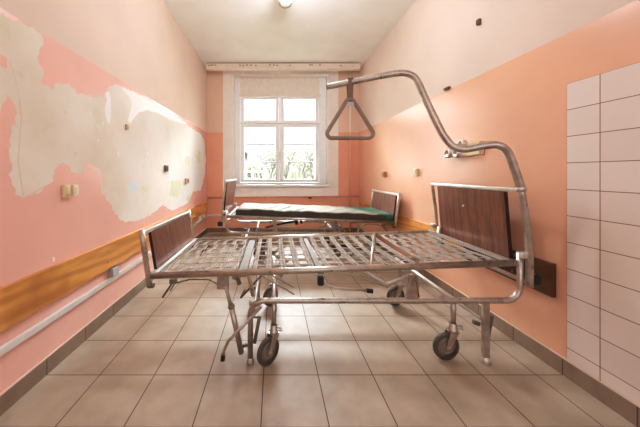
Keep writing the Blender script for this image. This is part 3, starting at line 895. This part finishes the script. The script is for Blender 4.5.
for k in range(len(per)):
    k2 = (k+1) % len(per)
    fs.append((idx[per[k2]], idx[per[k]], bot[k], bot[k2])); mis.append(2 if not (per[k][0] > nx*.93) else 1 if per[k][1] > 0 or per[k][0] > nx*.95 else 2)
fs.append(tuple(bot)); mis.append(2)
mb.add(vs, fs, 0, True); mb.mi = mis
mt = mb.build('mattress', [M_CREAM_M, M_GREEN, M_MSIDE]); tag(mt, 'thin stained cream and green mattress lying on the far bed', 'mattress')
for p in mt.data.polygons:
    if p.material_index == 2: p.use_smooth = False

for (xa, ya), (xb, yb) in (((.043, 3.25), (.242, 3.64)), ((-.124, 3.29), (.07, 3.68)), ((.27, 3.24), (.40, 3.5))):
    P = []
    for k in range(7):
        t = k/6; x = xa+(xb-xa)*t + .02*math.sin(PI*t); y = ya+(yb-ya)*t
        P.append((x, y, mtop((x-mx0)/(mx1-mx0)*nx, (y-my0)/(my1-my0)*ny)[2] + .001))
    MB().tube(P, [.002, .004, .005, .005, .005, .004, .002], 0, 6).build('dark_line', M_MSIDE, mt)  # thin dark curved lines laid on the mattress top

# ------------------------------------------------------------------ outside the window
GZ = -.7
M_LAWN = plain('pale lawn', srgb(84, 86, 64), .9, scale=2)
M_BARK = plain('pale bark', srgb(48, 43, 38), .9)
M_TWIG = plain('spring leaves', srgb(78, 76, 58), .9)
M_HOUSE = plain('pale render', srgb(100, 96, 90), .8, var=.03)
M_ROOF = plain('weathered roof tiles', srgb(66, 60, 56), .8)
tag(MB().box((-40, YB+.8, GZ-.2), (40, 90, GZ)).build('ground', M_LAWN, kind='structure'), 'pale lawn outside the window', 'ground')
def tree(x, y, h, seed, label, leafy):
    rnd = random.Random(seed)
    br, lf = MB(), MB()
    def grow(p, d, L, r, lev):
        q = p + d*L
        br.tube([p, (p+q)/2 + Vector((rnd.uniform(-.04,.04), rnd.uniform(-.04,.04), 0))*L, q], [r, r*.85, r*.7], 0, 5, cap=False)
        if lev >= 3:
            for _ in range(leafy):
                c = q + Vector((rnd.gauss(0,.22), rnd.gauss(0,.22), rnd.gauss(0,.2)))*h*.12
                a = Vector((rnd.uniform(-1,1), rnd.uniform(-1,1), rnd.uniform(-1,1))).normalized()*h*.012
                b = a.orthogonal().normalized()*h*.008
                lf.add([c-a, c-b, c+a, c+b], [(0,1,2,3)])
        if lev < 5:
            for _ in range(3 if lev < 3 else 2):
                nd = (d + Vector((rnd.uniform(-.75,.75), rnd.uniform(-.75,.75), rnd.uniform(-.1,.5)))).normalized()
                grow(p + d*L*rnd.uniform(.55, 1.), nd, L*rnd.uniform(.6,.8), r*.62, lev+1)
    grow(Vector((x, y, GZ)), Vector((rnd.uniform(-.08,.08), 0, 1)).normalized(), h*.3, h*.014, 0)
    t = empty('bare_tree', (x, y, GZ)); tag(t, label, 'tree', 'trees outside the window')
    br.build('trunk', M_BARK, t, origin=t.location)
    if leafy: tag(lf.build('foliage', M_TWIG, t, origin=t.location), kind='stuff')
tree(1.9, 17, 4.6, 3, 'bare tree behind the right window panes, right of centre', 2)
tree(2.9, 20, 5.4, 5, 'bare tree at the right edge of the right window panes', 2)
tree(.9, 19, 4.7, 8, 'pale budding tree just right of the window centre post', 3)
tree(-.3, 22, 5.0, 11, 'pale budding tree just left of the window centre post', 3)
tree(-1.2, 20, 4.2, 13, 'small budding tree beside the pale house outside', 4)
hg = MB(); rh = random.Random(21); cols, rws = 90, 14; vs = []
for i in range(cols+1):
    x = -7 + 14*i/cols; hh = 3.1 + .45*math.sin(x*1.3) + .35*math.sin(x*3.1+1) + rh.uniform(-.2, .2)
    for j in range(rws+1):
        a = PI*j/rws
        vs.append((x + rh.uniform(-.06,.06), 27 - 1.3*math.cos(a) + rh.uniform(-.15,.15), GZ + hh*math.sin(a)**.7 + (rh.uniform(-.12,.12) if 0 < j < rws else 0)))
hg.add(vs, [(i*(rws+1)+j, (i+1)*(rws+1)+j, (i+1)*(rws+1)+j+1, i*(rws+1)+j+1) for i in range(cols) for j in range(rws)])
tag(hg.build('hedge', plain('hazy hedge', srgb(74, 74, 62), .9, var=.25, scale=6)), 'pale overgrown hedge far outside behind the bare trees', 'hedge')
# neighbour house: wall, roof with overhang, window
hs = empty('neighbour_house', (-3.9, 14, GZ), 'pale house with pitched roof outside, left edge of window', 'house')
MB().box((-4.0, 12.5, GZ), (-1.72, 17, 2.35)).build('house_wall', M_HOUSE, hs, origin=hs.location)
m = MB(); m.add([(-1.30,12.1,2.15),(-1.30,17.4,2.15),(-2.86,17.4,3.9),(-2.86,12.1,3.9),(-4.42,12.1,2.15),(-4.42,17.4,2.15),(-1.30,12.1,2.33),(-1.30,17.4,2.33),(-2.86,17.4,4.1),(-2.86,12.1,4.1),(-4.42,12.1,2.33),(-4.42,17.4,2.33)],
    [(0,1,2,3),(3,2,5,4),(6,9,8,7),(9,10,11,8),(0,3,9,6),(3,4,10,9),(1,7,8,2),(2,8,11,5),(0,6,7,1),(4,5,11,10)])
m.build('house_roof', M_ROOF, hs, origin=hs.location)
wf = MB().box((-2.6, 12.46, .6), (-1.95, 12.52, 1.7)).build('house_window', M_WHITE, hs, origin=hs.location)
MB().box((-2.52, 12.44, .68), (-2.03, 12.47, 1.62)).build('house_pane', M_GREYP, wf, origin=hs.location)
fe = empty('white_fence', (-.9, 10.5, GZ), 'low white rail fence outside at the bottom of the left panes', 'fence')
for x in (-1.35, -.85, -.35): MB().box((x-.03, 10.47, GZ), (x+.03, 10.53, 1.28)).build('fence_post', M_WHITE, fe, origin=fe.location)
for z in (.86, 1.16): MB().box((-1.8, 10.48, z-.03), (-.3, 10.52, z+.03)).build('fence_rail', M_WHITE, fe, origin=fe.location)

# ------------------------------------------------------------------ light
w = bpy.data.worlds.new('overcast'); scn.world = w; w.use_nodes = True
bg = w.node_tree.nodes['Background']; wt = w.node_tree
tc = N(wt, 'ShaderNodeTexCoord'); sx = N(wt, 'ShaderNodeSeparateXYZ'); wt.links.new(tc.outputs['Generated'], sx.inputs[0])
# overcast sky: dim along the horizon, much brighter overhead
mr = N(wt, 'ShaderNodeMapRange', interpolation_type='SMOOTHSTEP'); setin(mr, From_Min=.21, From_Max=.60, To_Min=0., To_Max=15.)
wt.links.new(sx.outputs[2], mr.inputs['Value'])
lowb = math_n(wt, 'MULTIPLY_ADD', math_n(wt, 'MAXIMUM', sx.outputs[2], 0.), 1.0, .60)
# brightness added to the sky at either side, out of view, for wall glare
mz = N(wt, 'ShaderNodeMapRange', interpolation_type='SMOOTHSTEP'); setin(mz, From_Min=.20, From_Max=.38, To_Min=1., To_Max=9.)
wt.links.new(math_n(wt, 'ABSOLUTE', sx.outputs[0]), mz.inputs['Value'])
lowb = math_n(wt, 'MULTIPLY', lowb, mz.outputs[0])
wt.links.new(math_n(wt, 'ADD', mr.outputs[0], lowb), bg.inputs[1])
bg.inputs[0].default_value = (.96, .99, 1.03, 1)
def area(name, loc, target, sx, sy, power, col, spread=PI):
    L = bpy.data.lights.new(name, 'AREA'); L.shape = 'RECTANGLE'; L.size = sx; L.size_y = sy; L.energy = power; L.color = col; L.spread = spread
    o = bpy.data.objects.new(name, L); C.objects.link(o); o.location = loc
    o.rotation_euler = (Vector(target) - Vector(loc)).to_track_quat('-Z', 'Y').to_euler()
    return o
area('sky_light', (.1, 8.2, 5.5), (.15, 3.4, .8), 5.0, 3.2, 3000, (.84, .97, 1.12))
area('room_fill', (.15, -1.2, 1.7), (.15, 3, 2.0), 2.6, 2.2, 14, (.82, .97, 1.16))

PL = bpy.data.lights.new('upper_fill_light', 'POINT'); PL.energy = 22; PL.color = (.85, .97, 1.16); PL.shadow_soft_size = .10  # unseen fill light added below the ceiling to brighten the upper walls
po = bpy.data.objects.new('upper_fill_light', PL); C.objects.link(po); po.location = (.17, 2.35, 2.80)
cam = bpy.data.cameras.new('camera'); co = bpy.data.objects.new('camera', cam); C.objects.link(co)
co.location = (0, 0, EYE); co.rotation_euler = (PI/2, 0, 0)
cam.sensor_width = 36; cam.lens = F/640*36; cam.clip_start = .02
cam.shift_x = (320-CU)/640; cam.shift_y = -(213.5-CV)/640
scn.camera = co
scn.view_settings.view_transform = 'Standard'; scn.view_settings.look = 'None'
scn.view_settings.exposure = 0.66
vs_ = scn.view_settings; vs_.use_curve_mapping = True
cm = vs_.curve_mapping; cc = cm.curves[3]
cc.points.new(.08, .064); cc.points.new(.40, .42)
cm.update()
scn.cycles.use_denoising = True
scn.cycles.max_bounces = 10; scn.cycles.diffuse_bounces = 6; scn.cycles.transparent_max_bounces = 12
scn.cycles.sample_clamp_indirect = 6
